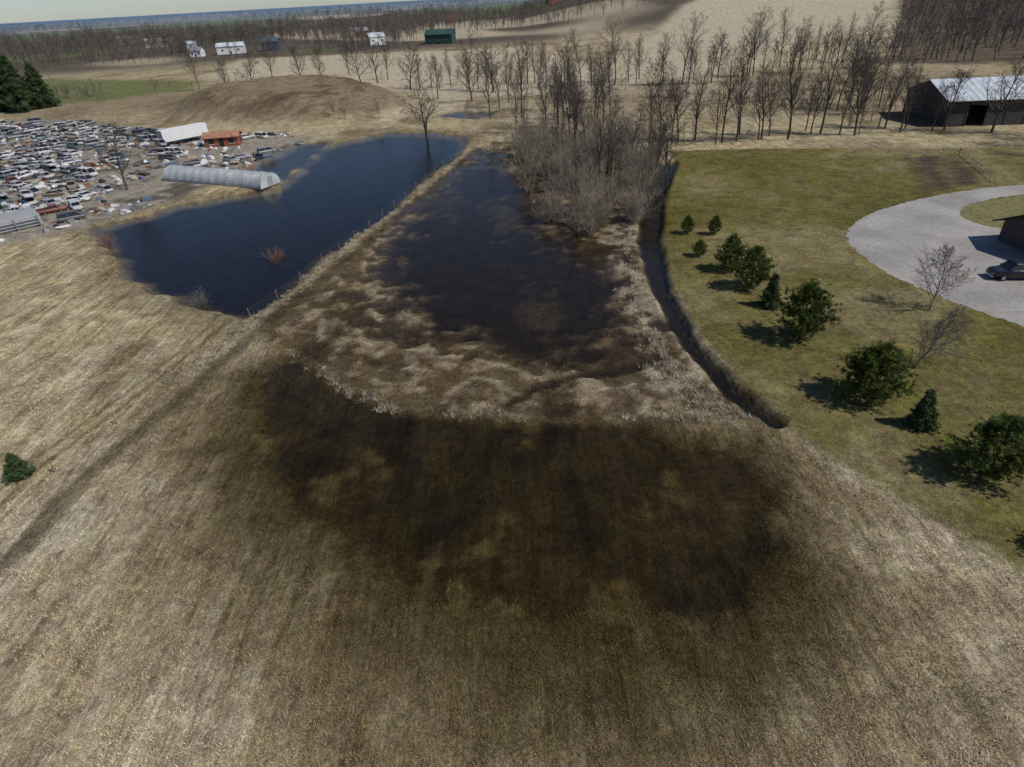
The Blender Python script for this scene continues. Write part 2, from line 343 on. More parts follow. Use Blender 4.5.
# ------------------------------------------------------------------ bare trees
def tube(V,F,pts,rads,n):
    b=len(V)
    for i,(p,r) in enumerate(zip(pts,rads)):
        d=(pts[min(i+1,len(pts)-1)]-pts[max(i-1,0)]).normalized()
        a=d.orthogonal().normalized(); c=d.cross(a)
        for k in range(n):
            t=2*math.pi*k/n; V.append(p+a*(math.cos(t)*r)+c*(math.sin(t)*r))
    for i in range(len(pts)-1):
        for k in range(n):
            j=(k+1)%n; F.append((b+i*n+k,b+i*n+j,b+(i+1)*n+j,b+(i+1)*n+k))
def grow(V,F,p,d,L,r,lev,cfg,R):
    ns=(7,4,2,1,1)[lev]; n=(6,4,3,3,3)[lev]
    pts=[p.copy()];rads=[r]; q=p.copy(); dd=d.copy()
    for i in range(ns):
        w=cfg['wig'][lev]
        dd=(dd+Vector((R.gauss(0,w),R.gauss(0,w),R.gauss(0,w)+cfg['up'][lev]))).normalized()
        q=q+dd*(L/ns); pts.append(q.copy()); rads.append(max(r*(1-.82*(i+1)/ns),cfg['rmin']))
    tube(V,F,pts,rads,n)
    if lev>=cfg['max']: return
    nc=cfg['n'][lev]
    for c in range(nc):
        t=cfg['t0'][lev]+(1-cfg['t0'][lev])*(c+R.random())/nc
        t=min(t,.98); s=t*ns; i=min(int(s),ns-1); pp=pts[i].lerp(pts[i+1],s-i); rr=rads[i]*(1-(s-i))+rads[i+1]*(s-i)
        ax=(pts[i+1]-pts[i]).normalized(); o=ax.orthogonal().normalized()
        o=Matrix.Rotation(c*2.4+R.random()*1.2,3,ax)@o
        an=R.uniform(*cfg['ang'][lev]); nd=(ax*math.cos(an)+o*math.sin(an)).normalized()
        ln=L*cfg['len'][lev]*(1.15-.75*t)*R.uniform(.7,1.3)
        grow(V,F,pp,nd,ln,max(rr*.62,cfg['rmin']),lev+1,cfg,R)
def tree_mesh(name,seed,cfg,mat,multi=1):
    R=random.Random(seed); V=[];F=[]
    for s in range(multi):
        a=R.random()*6.28; t=R.uniform(0,.08) if multi==1 else R.uniform(.1,cfg.get('fan',.7))
        d=Vector((math.cos(a)*math.sin(t),math.sin(a)*math.sin(t),math.cos(t)))
        grow(V,F,Vector((R.gauss(0,.25)*(multi>1),R.gauss(0,.25)*(multi>1),-.3)),d,cfg['H']*(1 if multi==1 else R.uniform(.6,1.05)),cfg['r'],0,cfg,R)
    return pymesh(name,V,F,[mat],smooth=True)
bark=pmat('bark_mat',(.085,.070,.057),.9,var=.35,scale=2,objrand=.35)
bark_pale=pmat('pale_bark_mat',(.245,.205,.155),.9,var=.5,scale=.35)
bark_grey=pmat('grey_bark_mat',(.19,.165,.14),.9,var=.3,scale=2,objrand=.2)
bark_red=pmat('reddish_twig_mat',(.24,.13,.085),.9,var=.3,scale=2)
cf_tall=dict(H=15,r=.23,rmin=.02,wig=(.06,.13,.18,.2),up=(.03,.09,.08,.04),n=(14,7,5,0),t0=(.25,.15,.1,0),ang=((.4,.85),(.4,.9),(.4,.9)),len=(.42,.5,.55),max=3)
cf_round=dict(H=12,r=.26,rmin=.02,wig=(.08,.14,.2,.2),up=(.03,.05,.04,.02),n=(16,8,6,0),t0=(.2,.15,.1,0),ang=((.6,1.1),(.5,1.),(.5,.9)),len=(.55,.5,.5),max=3)
TALL=[tree_mesh('bare_tree_%d'%i,100+i,dict(cf_tall,H=12+i*.9,n=(11+i,7,5,0)),bark) for i in range(7)]
ROUND=[tree_mesh('round_tree_%d'%i,200+i,cf_round,bark) for i in range(3)]
cf_small=dict(H=5.6,r=.09,rmin=.012,wig=(.06,.12,.18,.2),up=(.02,.05,.03,.02),n=(19,9,8,0),t0=(.15,.15,.1,0),ang=((.6,1.0),(.5,.9),(.5,.9)),len=(.58,.5,.5),max=3)
SMALL=[tree_mesh('small_tree_%d'%i,300+i,cf_small,bark_grey) for i in range(2)]
cf_sh=dict(H=5.2,r=.05,rmin=.014,wig=(.08,.15,.2),up=(.03,.05,.03),n=(7,4,0),t0=(.2,.1,0),ang=((.25,.6),(.3,.7)),len=(.45,.5),max=2,fan=.75)
SHRUB=[tree_mesh('shrub_%d'%i,400+i,dict(cf_sh,H=4.4+i*.6),bark_pale,18) for i in range(5)]
def put(name,me,x,y,s=1.,rz=None,dz=0,sz=None):
    rz=random.random()*6.28 if rz is None else rz
    return link(name,me,(x,y,gz(x,y)+dz),rz,(s,s,s*(sz or 1)))
put('bare_tree',SMALL[0],43.3,55.7,1.12); o=put('bare_tree',SMALL[1],35.4,44.9,1.0); o.rotation_euler=(.1,.35,0)
put('bare_tree',ROUND[0],-75,126.5,.95); put('bare_tree',ROUND[1],-17.4,160.1,1.15,dz=.1)
def shrub_obj(name,i,mat,x,y,s):
    me=SHRUB[i].copy(); me.materials.clear(); me.materials.append(mat); put(name,me,x,y,s)
shrub_obj('bare_shrub',0,bark_grey,-36.7,68.2,.7); shrub_obj('bare_shrub',1,bark_red,-32.6,83.5,.5)
shrub_obj('bare_shrub',3,bark_red,-60.5,92,.5)
def merge(name,items,mat):
    Vs=[];Ts=[];off=0;cache={}
    for me,x,y,z,s,rz in items:
        if me.name not in cache:
            v=np.empty(len(me.vertices)*3,np.float32); me.vertices.foreach_get('co',v)
            l=np.empty(len(me.loops),np.int32); me.loops.foreach_get('vertex_index',l)
            cache[me.name]=(v.reshape(-1,3),l.reshape(-1,4))
        v,f=cache[me.name]; ca,sa=math.cos(rz),math.sin(rz)
        w_=np.stack([(v[:,0]*ca-v[:,1]*sa)*s+x,(v[:,0]*sa+v[:,1]*ca)*s+y,v[:,2]*s+z],1)
        Vs.append(w_); Ts.append(f+off); off+=len(v)
    return link(name,npmesh(name,np.concatenate(Vs),np.concatenate(Ts),mat,None,4))
TH=[(3,143),(6,125),(4.5,108),(6,90),(14,85),(22,91),(28,111),(33,134),(24,150),(8,152)]
items=[]
while len(items)<105:
    x=random.uniform(0,34);y=random.uniform(85,153)
    if sdp(TH,np.array([x]),np.array([y]))[0]<0 and (random.random()<.35 or float(fbm(np.array([x]),np.array([y]),9,93)[0])>-.08): items.append((random.choice(SHRUB),x,y,.1,random.uniform(.6,1.3),random.random()*6.28))
merge('willow_thicket',items,bark_pale)
random.seed(5)
for i in range(26):
    x=random.uniform(-2,30); y=random.uniform(108,165)
    if -.28*(y-150)+3<x: put('bare_tree',random.choice(TALL),x,y,random.uniform(.55,.95))
for i in range(18):
    put('bare_tree',random.choice(TALL),random.uniform(-3,32),random.uniform(158,215),random.uniform(.7,1.05))
for i in range(27):
    x=34+i*2.3+random.uniform(-1.6,1.6); y=140+random.uniform(-3,6)+ (x-34)*.02
    put('bare_tree',random.choice(TALL),x,y,random.uniform(.55,1.1))
for i in range(12):
    put('bare_tree',random.choice(TALL+ROUND),random.uniform(84,100),random.uniform(136,185),random.uniform(.7,1.))
for i in range(60):
    t=i/59; x=-22+t*175+random.uniform(-3,3); y=262-18*math.sin(t*3.14)+random.uniform(-12,12)+max(0,x-95)*.35
    put('bare_tree',random.choice(TALL),x,y,random.uniform(.65,1.15))
for x,y,s in ((-104,292,1.1),(-97,300,1.),(-86,303,1.2),(-78,308,1.1),(-58,296,1.1),(-50,290,1.3),(-47,300,1.),(-112,285,.9),(-33,262,1.2),(-28,250,1.),(-20,232,1.),(-8,222,1.1),(4,215,1),(-1,240,1.1),(-130,300,1.),(-70,330,1.),(105,120,.9),(108,126,.8),(100,112,.75),(104,134,1.1),(113,128,1.1)):
    put('bare_tree',random.choice(ROUND if s!=1. else TALL),x,y,s)

# ------------------------------------------------------------------ distant woods
def lowtree(seed):
    R=np.random.default_rng(seed); V=[];T=[]
    def blade(p,q,w):
        d=q-p; s=np.cross(d,R.normal(0,1,3)); s=s/np.linalg.norm(s)*w
        b=len(V); V.extend([p-s,p+s,q]); T.append((b,b+1,b+2))
    H=13*R.uniform(.75,1.2); top=np.array([R.normal(0,.8),R.normal(0,.8),H])
    blade(np.zeros(3),top,.2);blade(np.zeros(3),top,.2)
    for i in range(16):
        t=R.uniform(.2,.95); p=top*t; a=R.uniform(0,6.28); L=(1.2-t)*6.5*R.uniform(.7,1.2)
        q=p+np.array([math.cos(a)*L*.65,math.sin(a)*L*.65,L*.65]); blade(p,q,.085)
        for j in range(5):
            u=R.uniform(.2,1); pp=p+(q-p)*u; blade(pp,pp+np.array([R.normal(0,.9),R.normal(0,.9),R.uniform(.3,1.6)]),.06)
    return np.array(V),np.array(T)
LT=[lowtree(i) for i in range(6)]
def woods(name,P,mat,smin=.8,smax=1.25,wf=1.0):
    z=ground(P[:,0],P[:,1])[0]; Vs=[];Ts=[];off=0
    kind=RNG.integers(0,6,len(P)); s=RNG.uniform(smin,smax,len(P)); rz=RNG.uniform(0,6.28,len(P))
    for k in range(6):
        I=np.where(kind==k)[0]
        if not len(I): continue
        v,t=LT[k]; ca=np.cos(rz[I])[:,None];sa=np.sin(rz[I])[:,None];S=s[I][:,None]
        X=(v[None,:,0]*ca-v[None,:,1]*sa)*S*wf+P[I,0][:,None]; Y=(v[None,:,0]*sa+v[None,:,1]*ca)*S*wf+P[I,1][:,None]; Z=v[None,:,2]*S+z[I][:,None]-.2
        Vs.append(np.stack([X,Y,Z],2).reshape(-1,3)); Ts.append((t[None]+(np.arange(len(I))*len(v))[:,None,None]).reshape(-1,3)+off); off+=len(I)*len(v)
    link(name,npmesh(name,np.concatenate(Vs),np.concatenate(Ts),mat))
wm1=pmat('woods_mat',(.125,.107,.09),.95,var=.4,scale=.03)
wm2=pmat('far_woods_haze_mat',(.14,.14,.145),.95,var=.35,scale=.01)  # bark colour greyed to paint in the haze of distance
wm3=pmat('horizon_woods_haze_mat',(.13,.16,.20),.95,var=.3,scale=.004)  # bluer still: horizon haze is part of this base colour
def scat(n,x0,x1,y0,y1,keep): 
    x=RNG.uniform(x0,x1,n); y=RNG.uniform(y0,y1,n); k=keep(x,y); return np.stack([x[k],y[k]],1)
P=scat(7500,-1000,-60,470,1050,lambda x,y:(x>-1.0*y)&(sdp(MIDF,x,y)>0)&((fbm(x,y,150,61)>-.05)|(np.abs(y-620)<22)|(np.abs(y-790)<22)|(y<485)))
woods('distant_woods',P,wm1)
P=scat(3600,120,620,230,720,lambda x,y:(sdp(WOODR,x,y)<0)&(x<.85*y+60))
woods('distant_woods',P,wm1,.9,1.3)
P=scat(3400,-100,700,620,1150,lambda x,y:(sdp(HILLF,x,y,40)>4)&((fbm(x,y,150,67)>-.04)|(y>930)))
woods('distant_woods',P,wm1)
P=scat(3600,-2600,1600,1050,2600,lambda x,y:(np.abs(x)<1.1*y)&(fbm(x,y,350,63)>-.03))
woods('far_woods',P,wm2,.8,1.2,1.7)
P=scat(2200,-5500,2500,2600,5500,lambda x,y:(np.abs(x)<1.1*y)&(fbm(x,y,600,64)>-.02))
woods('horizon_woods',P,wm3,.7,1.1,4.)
P=np.concatenate([scat(320,-235,-95,262,335,lambda x,y:fbm(x,y,30,71)>.0),scat(170,-60,100,186,300,lambda x,y:fbm(x,y,22,72)>.05),scat(150,30,110,142,200,lambda x,y:fbm(x,y,14,73)>.04)])
woods('brush_scrub',P,wm1,.2,.5,1.5)

# ------------------------------------------------------------------ conifers
NM=attr_mat('needle_mat')
def conifer(name,seed,H,Rm,kind):
    R=np.random.default_rng(seed); base=[];dirs=[];cl=[]
    nl=96 if kind=='pine' else 120
    lim=[]
    lop=R.uniform(0,6.28)
    for i in range(nl):
        t=(i+.5)/nl; h=H*(.04+.9*t)
        if kind=='pine': prof=(min(1,(t+.05)/.24)**.5)*(1-max(0,(t-.22)/.80)**1.6)+.03
        else: prof=(1-t)**.85+.04
        a=i*2.39996+R.normal(0,.35)
        rad=Rm*prof*R.uniform(.68,1.15)*(1+.12*math.cos(a-lop))
        up=.40*rad if kind=='pine' else -.12*rad
        tip=np.array([math.cos(a)*rad,math.sin(a)*rad,h+up]); root=np.array([0,0,h])
        lim.append((root,tip)); lc=R.uniform(.6,1.5)
        nc=int(4+9*rad/Rm)
        for j in range(nc):
            u=.4+.62*(j+R.random())/nc; p=root+(tip-root)*u+R.normal(0,.09+.10*u,3)*(Rm/2)
            base.append(p); dirs.append((tip-root)/(np.linalg.norm(tip-root)+1e-6)); cl.append(lc*R.uniform(.7,1.4)*(.7+.5*u))  # clump colour darkens toward the trunk, inner crown shade painted in
    base=np.array(base);dirs=np.array(dirs);cl=np.array(cl); n=len(base); B=26
    bb=np.repeat(base,B,0)+R.normal(0,.05,(n*B,3)); d=np.repeat(dirs,B,0)*.6+R.normal(0,.55,(n*B,3))+np.array([0,0,.5 if kind=='pine' else 0]); d/=np.linalg.norm(d,axis=1)[:,None]
    L=R.uniform(.14,.32,n*B)*(H/5)**.5; s=np.cross(d,R.normal(0,1,(n*B,3))); s/=np.linalg.norm(s,axis=1)[:,None]; s*=.02*(H/5)**.5
    V=np.empty((n*B,3,3)); V[:,0]=bb-s;V[:,1]=bb+s;V[:,2]=bb+d*L[:,None]
    c0=np.array([.070,.092,.027]) if kind=='pine' else np.array([.05,.076,.036])
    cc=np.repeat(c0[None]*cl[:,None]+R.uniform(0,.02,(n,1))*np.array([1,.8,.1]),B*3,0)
    V=V.reshape(-1,3); T=np.arange(len(V)).reshape(-1,3)
    tv=[];tf=[]
    tube(tv,tf,[Vector((0,0,-.3)),Vector((0,0,H*.5)),Vector((0,0,H*.95))],[.022*H,.014*H,.004*H],7)
    for r_,t_ in lim: tube(tv,tf,[Vector(r_),Vector(t_)],[.005*H,.002*H],3)
    tv=np.array([tuple(v) for v in tv]); tf=np.array(tf); tt=np.concatenate([tf[:,[0,1,2]],tf[:,[0,2,3]]])+len(V)
    V=np.concatenate([V,tv]); T=np.concatenate([T,tt]); cc=np.concatenate([cc,np.tile([.07,.05,.035],(len(tv),1))])
    return npmesh(name,V,T,NM,cc)
PINE=[conifer('pine_%d'%i,500+i,5.,2.1,'pine') for i in range(5)]
SPR=[conifer('spruce_%d'%i,520+i,5.,1.45,'spruce') for i in range(3)]
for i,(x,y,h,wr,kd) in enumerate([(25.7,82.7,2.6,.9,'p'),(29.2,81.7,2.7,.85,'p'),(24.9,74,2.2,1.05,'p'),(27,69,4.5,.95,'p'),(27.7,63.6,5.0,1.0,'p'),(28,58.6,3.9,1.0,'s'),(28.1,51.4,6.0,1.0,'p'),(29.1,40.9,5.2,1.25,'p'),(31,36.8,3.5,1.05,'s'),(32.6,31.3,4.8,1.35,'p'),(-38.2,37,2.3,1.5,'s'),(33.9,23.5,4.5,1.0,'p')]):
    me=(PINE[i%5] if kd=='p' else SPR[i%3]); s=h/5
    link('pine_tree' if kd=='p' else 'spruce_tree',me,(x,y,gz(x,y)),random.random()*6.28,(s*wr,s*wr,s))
for x,y,h in ((-181,251,17),(-172.9,248,18),(-167,251,15),(-187,262,17),(-192,256,18),(-200,262,18)):
    link('spruce_tree',SPR[0 if h==17 else 1],(x,y,gz(x,y)),random.random()*6.28,(h/5*1.2,h/5*1.2,h/5))

# ------------------------------------------------------------------ driveway
asph=pmat('driveway_mat',(.31,.29,.265),.9,var=.13,scale=2.2,bump=.3,cracks=True)
def smooth_poly(P,it=3):
    P=[Vector((p[0],p[1])) for p in P]
    for _ in range(it):
        Q=[]
        for i in range(len(P)):
            a=P[i];b=P[(i+1)%len(P)]; Q+= [a*.75+b*.25,a*.25+b*.75]
        P=Q
    return P
def sheet(name,P,z,mat,jit=.12):
    import bmesh
    P=smooth_poly(P,4); R=random.Random(3); V=[(p.x+R.gauss(0,jit),p.y+R.gauss(0,jit),z) for p in P]
    bm=bmesh.new(); vs=[bm.verts.new(v) for v in V]; f=bm.faces.new(vs); bmesh.ops.triangulate(bm,faces=[f])
    me=bpy.data.meshes.new(name); bm.to_mesh(me); bm.free(); me.materials.append(mat)
    return link(name,me)
sheet('driveway',[(125,98),(96.3,97.3),(83.8,96.9),(73.4,95.5),(61.4,91.3),(52.8,86.4),(47.4,81.1),(45.2,77),(44.3,71.7),(44.3,65.6),(45.9,59.5),(47.8,55.1),(49.9,51.1),(53.6,46.7),(62,40),(75,36),(80,50),(100,60),(125,72)],.512,asph)
lawn_m=pmat('island_lawn_mat',(.155,.14,.055),.95,var=.3,scale=1.5,bump=.5)
sheet('driveway_island_lawn',[(108,92),(92.9,93.3),(80.4,92.4),(70.9,89.5),(66.2,86.4),(64.2,82.4),(65.3,78.4),(70,76.3),(82,75.5),(108,77)],.522,lawn_m)

# ------------------------------------------------------------------ vehicles
glass=pmat('car_glass_mat',(.015,.018,.02),.08,spec=.6,var=.1); tyre=pmat('tyre_mat',(.02,.02,.02),.85,var=.2); chrome=pmat('metal_trim_mat',(.5,.5,.5),.3,.9,var=.1)
lampm=pmat('lamp_lens_mat',(.6,.55,.5),.15,var=.1)
def car_mesh(name,kind,paint,n=14):
    V=[];F=[];MI=[]
    st={'sedan':[(-2.3,.70,.38,.72),(-2.2,.84,.28,.86),(-1.5,.90,.24,.93),(0,.92,.22,.95),(1.1,.91,.24,.92),(1.9,.86,.26,.80),(2.22,.74,.30,.70),(2.3,.62,.40,.62)],
        'suv':[(-2.3,.78,.42,.95),(-2.2,.88,.32,1.02),(-1.5,.92,.28,1.06),(0,.93,.28,1.06),(1.1,.92,.28,1.04),(1.9,.88,.32,.96),(2.2,.80,.36,.86),(2.3,.68,.45,.76)],
        'van':[(-2.4,.84,.42,1.05),(-2.3,.92,.32,1.08),(0,.95,.28,1.08),(1.4,.93,.28,1.04),(2.1,.86,.32,.92),(2.4,.70,.42,.8)],
        'pickup':[(-2.6,.86,.45,1.0),(-2.5,.92,.40,1.02),(0,.94,.34,1.04),(1.2,.93,.34,1.04),(2.3,.88,.38,.98),(2.5,.78,.42,.9)]}[kind]
    b=len(V)
    for x,w,z0,z1 in st:
        for (yy,zz) in ((-w*.86,z0),(-w,z0+(z1-z0)*.3),(-w,z0+(z1-z0)*.72),(-w*.86,z1),(w*.86,z1),(w,z0+(z1-z0)*.72),(w,z0+(z1-z0)*.3),(w*.86,z0)): V.append((x,yy,zz))
    for i in range(len(st)-1):
        for k in range(8):
            j=(k+1)%8; F.append((b+i*8+k,b+i*8+j,b+(i+1)*8+j,b+(i+1)*8+k)); MI.append(0)
    F.append(tuple(b+k for k in range(8))[::-1]);MI.append(0); e=b+(len(st)-1)*8; F.append(tuple(e+k for k in range(8)));MI.append(0)
    cab={'sedan':(-1.75,-1.05,.35,1.15,.90,1.43),'suv':(-2.15,-1.85,.45,1.15,1.02,1.70),'van':(-2.3,-2.15,.9,1.75,1.03,1.95),'pickup':(-.5,-.35,.75,1.35,1.0,1.75)}[kind]
    x0,x0t,x1t,x1,zb,zt=cab; w0=.80;w1=.66
    b=len(V)
    for x,w,zz in ((x0,w0,zb),(x1,w0,zb),(x1t,w1,zt-.05),(x0t,w1,zt-.05)):
        V.append((x,-w,zz));V.append((x,w,zz))
    for f in ((0,2,4,6),(1,7,5,3),(2,3,5,4),(0,6,7,1)): F.append(tuple(b+i for i in f)); MI.append(1)
    box(V,F,MI,((x0t+x1t)/2,0,zt-.02),(x1t-x0t+.12,w1*2+.06,.07),0,taper=.93)
    for s in (-1,1):
        for pa,pb in (((x0,w0),(x0t,w1)),((x1,w0),(x1t,w1)),(((x0+x1)/2-.1,w0),((x0t+x1t)/2-.1,w1))):
            cyl(V,F,MI,(pa[0],s*(pa[1]+.005),zb-.02),(pb[0],s*(pb[1]+.005),zt-.03),.045,6,0)
        box(V,F,MI,(x1-.25,s*.98,zb+.08),(.12,.16,.12),0)
    if kind=='pickup':
        box(V,F,MI,(-1.55,0,1.035),(1.8,1.5,.03),2)
        for s in (-1,1): box(V,F,MI,(-1.55,s*.84,1.1),(1.95,.1,.14),0)
        box(V,F,MI,(-2.5,0,1.1),(.08,1.7,.14),0)
    fx=st[-1][0]; rx=st[0][0]
    for s in (-1,1):
        for wx in (1.38,-1.4):
            cyl(V,F,MI,(wx,s*.72,.33),(wx,s*.95,.33),.33,n,2); cyl(V,F,MI,(wx,s*.93,.33),(wx,s*.965,.33),.19,8,3)
        box(V,F,MI,(fx-.06,s*.52,st[-1][3]-.06),(.12,.3,.13),4); box(V,F,MI,(rx+.03,s*.6,st[0][3]-.1),(.08,.22,.14),4)
    box(V,F,MI,(fx-.02,0,.38),(.14,1.3,.14),3); box(V,F,MI,(rx+.02,0,.42),(.14,1.4,.14),3)
    return pymesh(name,V,F,[paint,glass,tyre,chrome,lampm],MI)
def randpaint(name):
    m,nt,out=new_mat(name); b=N(nt,'ShaderNodeBsdfPrincipled'); b.inputs['Roughness'].default_value=.5
    oi=N(nt,'ShaderNodeObjectInfo'); cr=N(nt,'ShaderNodeValToRGB'); cr.color_ramp.interpolation='CONSTANT'
    cols=[(0,(.50,.50,.49)),(.2,(.32,.33,.34)),(.38,(.62,.61,.58)),(.6,(.07,.07,.08)),(.68,(.14,.17,.22)),(.73,(.22,.07,.05)),(.76,(.22,.22,.22)),(.88,(.27,.22,.16)),(.95,(.08,.15,.16))]
    el=cr.color_ramp.elements
    while len(el)<len(cols): el.new(.5)
    for e,(p,c) in zip(el,cols): e.position=p; e.color=(*c,1)
    no=N(nt,'ShaderNodeTexNoise'); no.inputs['Scale'].default_value=2.5; no.inputs['Detail'].default_value=3
    g=N(nt,'ShaderNodeTexCoord'); nt.links.new(g.outputs['Object'],no.inputs['Vector'])
    rp=N(nt,'ShaderNodeMapRange'); rp.inputs[1].default_value=.52; rp.inputs[2].default_value=.7
    nt.links.new(no.outputs['Fac'],rp.inputs[0]); mx=N(nt,'ShaderNodeMixRGB'); mx.inputs[2].default_value=(.16,.11,.08,1)
    nt.links.new(oi.outputs['Random'],cr.inputs[0]); nt.links.new(rp.outputs[0],mx.inputs[0]); nt.links.new(cr.outputs[0],mx.inputs[1]); nt.links.new(mx.outputs[0],b.inputs['Base Color']); nt.links.new(b.outputs[0],out.inputs[0])
    return m
jp=randpaint('weathered_car_paint')
JC=[car_mesh('junk_car_%s'%k,k,jp,10) for k in ('sedan','suv','van','pickup','sedan')]
black=pmat('black_car_paint',(.012,.012,.014),.18,var=.1,spec=.6)
cm=car_mesh('parked_car','suv',black,20)
o=link('parked_car',cm,(56.7,62.4,.512),math.radians(172),(1.1,)*3); bv=o.modifiers.new('b','BEVEL'); bv.width=.025; bv.segments=2; bv.limit_method='ANGLE'
random.seed(21); placed=[]; tries=0
while tries<5200 and len(placed)<300:
    tries+=1
    x=random.uniform(-190,-54); y=random.uniform(94,232)
    if x<-.95*y-8: continue
    if sdp(JUNK,np.array([x]),np.array([y]))[0]>-1.5 or sdp(PA,np.array([x]),np.array([y]))[0]<4: continue
    if (x>-74 and random.random()<.85) or (x>-77 and 112<y<142) or (x<-76 and y<112): continue
    if (abs(x+84)<7 and abs(y-176)<8) or (x>-80 and 162<y<174): continue
    if float(fbm(np.array([x]),np.array([y]),16,97)[0])<-.12: continue
    if min([math.hypot(x-a,y-b) for a,b in placed],default=9)<2.7: continue
    placed.append((x,y)); q=random.choice([-.56,-.56,1.0,.3])+random.gauss(0,.25)
    s=random.uniform(.86,1.02); dz=gz(x,y)-.1+(.0 if random.random()<.88 else 1.2)
    o=link('junk_car',random.choice(JC),(x,y,dz),q,(s,s,s*random.uniform(.7,1))); 
    if dz>1.1: o.rotation_euler=(random.gauss(0,.08),random.gauss(0,.1),q); link('junk_car',random.choice(JC),(x+.2,y,dz-1.2),q+random.gauss(0,.1),(s,s,.8*s))
scr=[pmat('scrap_%d'%i,c,.6,mm,var=.3) for i,(c,mm) in enumerate([((.55,.55,.53),0),((.25,.12,.07),.2),((.3,.3,.3),.5),((.10,.14,.2),0),((.6,.6,.6),0),((.04,.04,.04),0),((.33,.27,.2),0),((.2,.19,.17),0)])]
V=[];F=[];MI=[]
for i in range(4200):
    x=random.uniform(-165,-50);y=random.uniform(95,225)
    if x<-.95*y-8: continue
    if sdp(JUNK,np.array([x]),np.array([y]))[0]>-.5 or sdp(PA,np.array([x]),np.array([y]))[0]<3: continue
    if x>-76 and 118<y<139: continue
    if float(fbm(np.array([x]),np.array([y]),9,98)[0])<-.06: continue
    s=random.uniform(.25,1.1)**1.2+.1; box(V,F,MI,(x,y,gz(x,y)+s*.15),(s*random.uniform(.6,2.8),s,s*random.uniform(.2,.9)),random.randrange(8),random.random()*3,random.uniform(.4,1),random.gauss(0,.25))
link('scrap_heap',pymesh('scrap_heap',V,F,scr,MI))

# ------------------------------------------------------------------ junkyard structures
white=pmat('white_paint_mat',(.72,.72,.70),.5,var=.08); dark=pmat('dark_opening_mat',(.02,.02,.022),.5); steel=pmat('steel_mat',(.35,.36,.37),.45,.5,var=.2)
plastic=pmat('poly_film_mat',(.55,.58,.58),.3,var=.2,scale=.5,trans=.3,spec=.5)
def empty(name,loc,rz=0):
    o=bpy.data.objects.new(name,None); COL.objects.link(o); o.location=loc; o.rotation_euler=(0,0,rz); return o
T=empty('box_trailer',(-84,176,gz(-84,176)),math.atan2(8.6,6.9)); 
V=[];F=[];MI=[]; box(V,F,MI,(0,0,2.5),(12.5,2.6,2.8),0)
for i in range(21):
    for s in (-1,1): box(V,F,MI,(-6.1+i*.61,s*1.315,2.5),(.06,.03,2.7),0)
box(V,F,MI,(0,0,1.03),(12.3,2.3,.14),1); box(V,F,MI,(-6.27,0,2.5),(.04,2.3,2.6),1)
link('trailer_box',pymesh('trailer_box',V,F,[white,steel],MI),parent=T)
V=[];F=[];MI=[]
for wx in (-5.0,-3.8):
    for s in (-1,1): cyl(V,F,MI,(wx,s*.75,.5),(wx,s*1.25,.5),.5,14,0)
for s in (-1,1): box(V,F,MI,(3.6,s*.9,.5),(.14,.14,1.0),1)
link('trailer_wheels_and_legs',pymesh('tw',V,F,[tyre,steel],MI),parent=T)
a0=Vector((-69.3,135.2)); a1=Vector((-45.2,123.6)); dd=a1-a0; Ln=dd.length
T=empty('polytunnel_greenhouse',(a0.x,a0.y,.35),math.atan2(dd.y,dd.x)); R_=2.7;Hh=2.5
V=[];F=[];nseg=24;na=14
for i in range(nseg+1):
    for k in range(na+1):
        t=math.pi*k/na; sag=1-.02*(i%2); V.append((Ln*i/nseg,math.cos(t)*R_*sag,max(0,math.sin(t))**.85*Hh*sag))
for i in range(nseg):
    for k in range(na): q=i*(na+1)+k; F.append((q,q+1,q+na+2,q+na+1))
for i in (0,nseg): F.append(tuple(i*(na+1)+k for k in range(na+1)))
link('plastic_cover',pymesh('cover',V,F,[plastic]),parent=T)
V=[];F=[];MI=[]
for i in range(0,nseg+1,2):
    pts=[Vector((Ln*i/nseg,math.cos(math.pi*k/na)*(R_+.03),max(0,math.sin(math.pi*k/na))**.85*(Hh+.03))) for k in range(na+1)]
    for p,q in zip(pts,pts[1:]): cyl(V,F,MI,p,q,.06,5,0)
for k in (0,na): 
    s=math.cos(math.pi*k/na); box(V,F,MI,(Ln/2,s*(R_+.05),.2),(Ln,.1,.4),0)
link('hoops',pymesh('hoops',V,F,[steel],MI),parent=T)
V=[];F=[];MI=[]; box(V,F,MI,(Ln+.03,0,.95),(.05,1.3,1.9),0); box(V,F,MI,(Ln+.06,0,.95),(.05,.08,1.9),1)
for s in (-1,1): box(V,F,MI,(Ln+.06,s*.7,.95),(.06,.08,2.0),1)
link('end_door',pymesh('door',V,F,[steel,white],MI),parent=T)
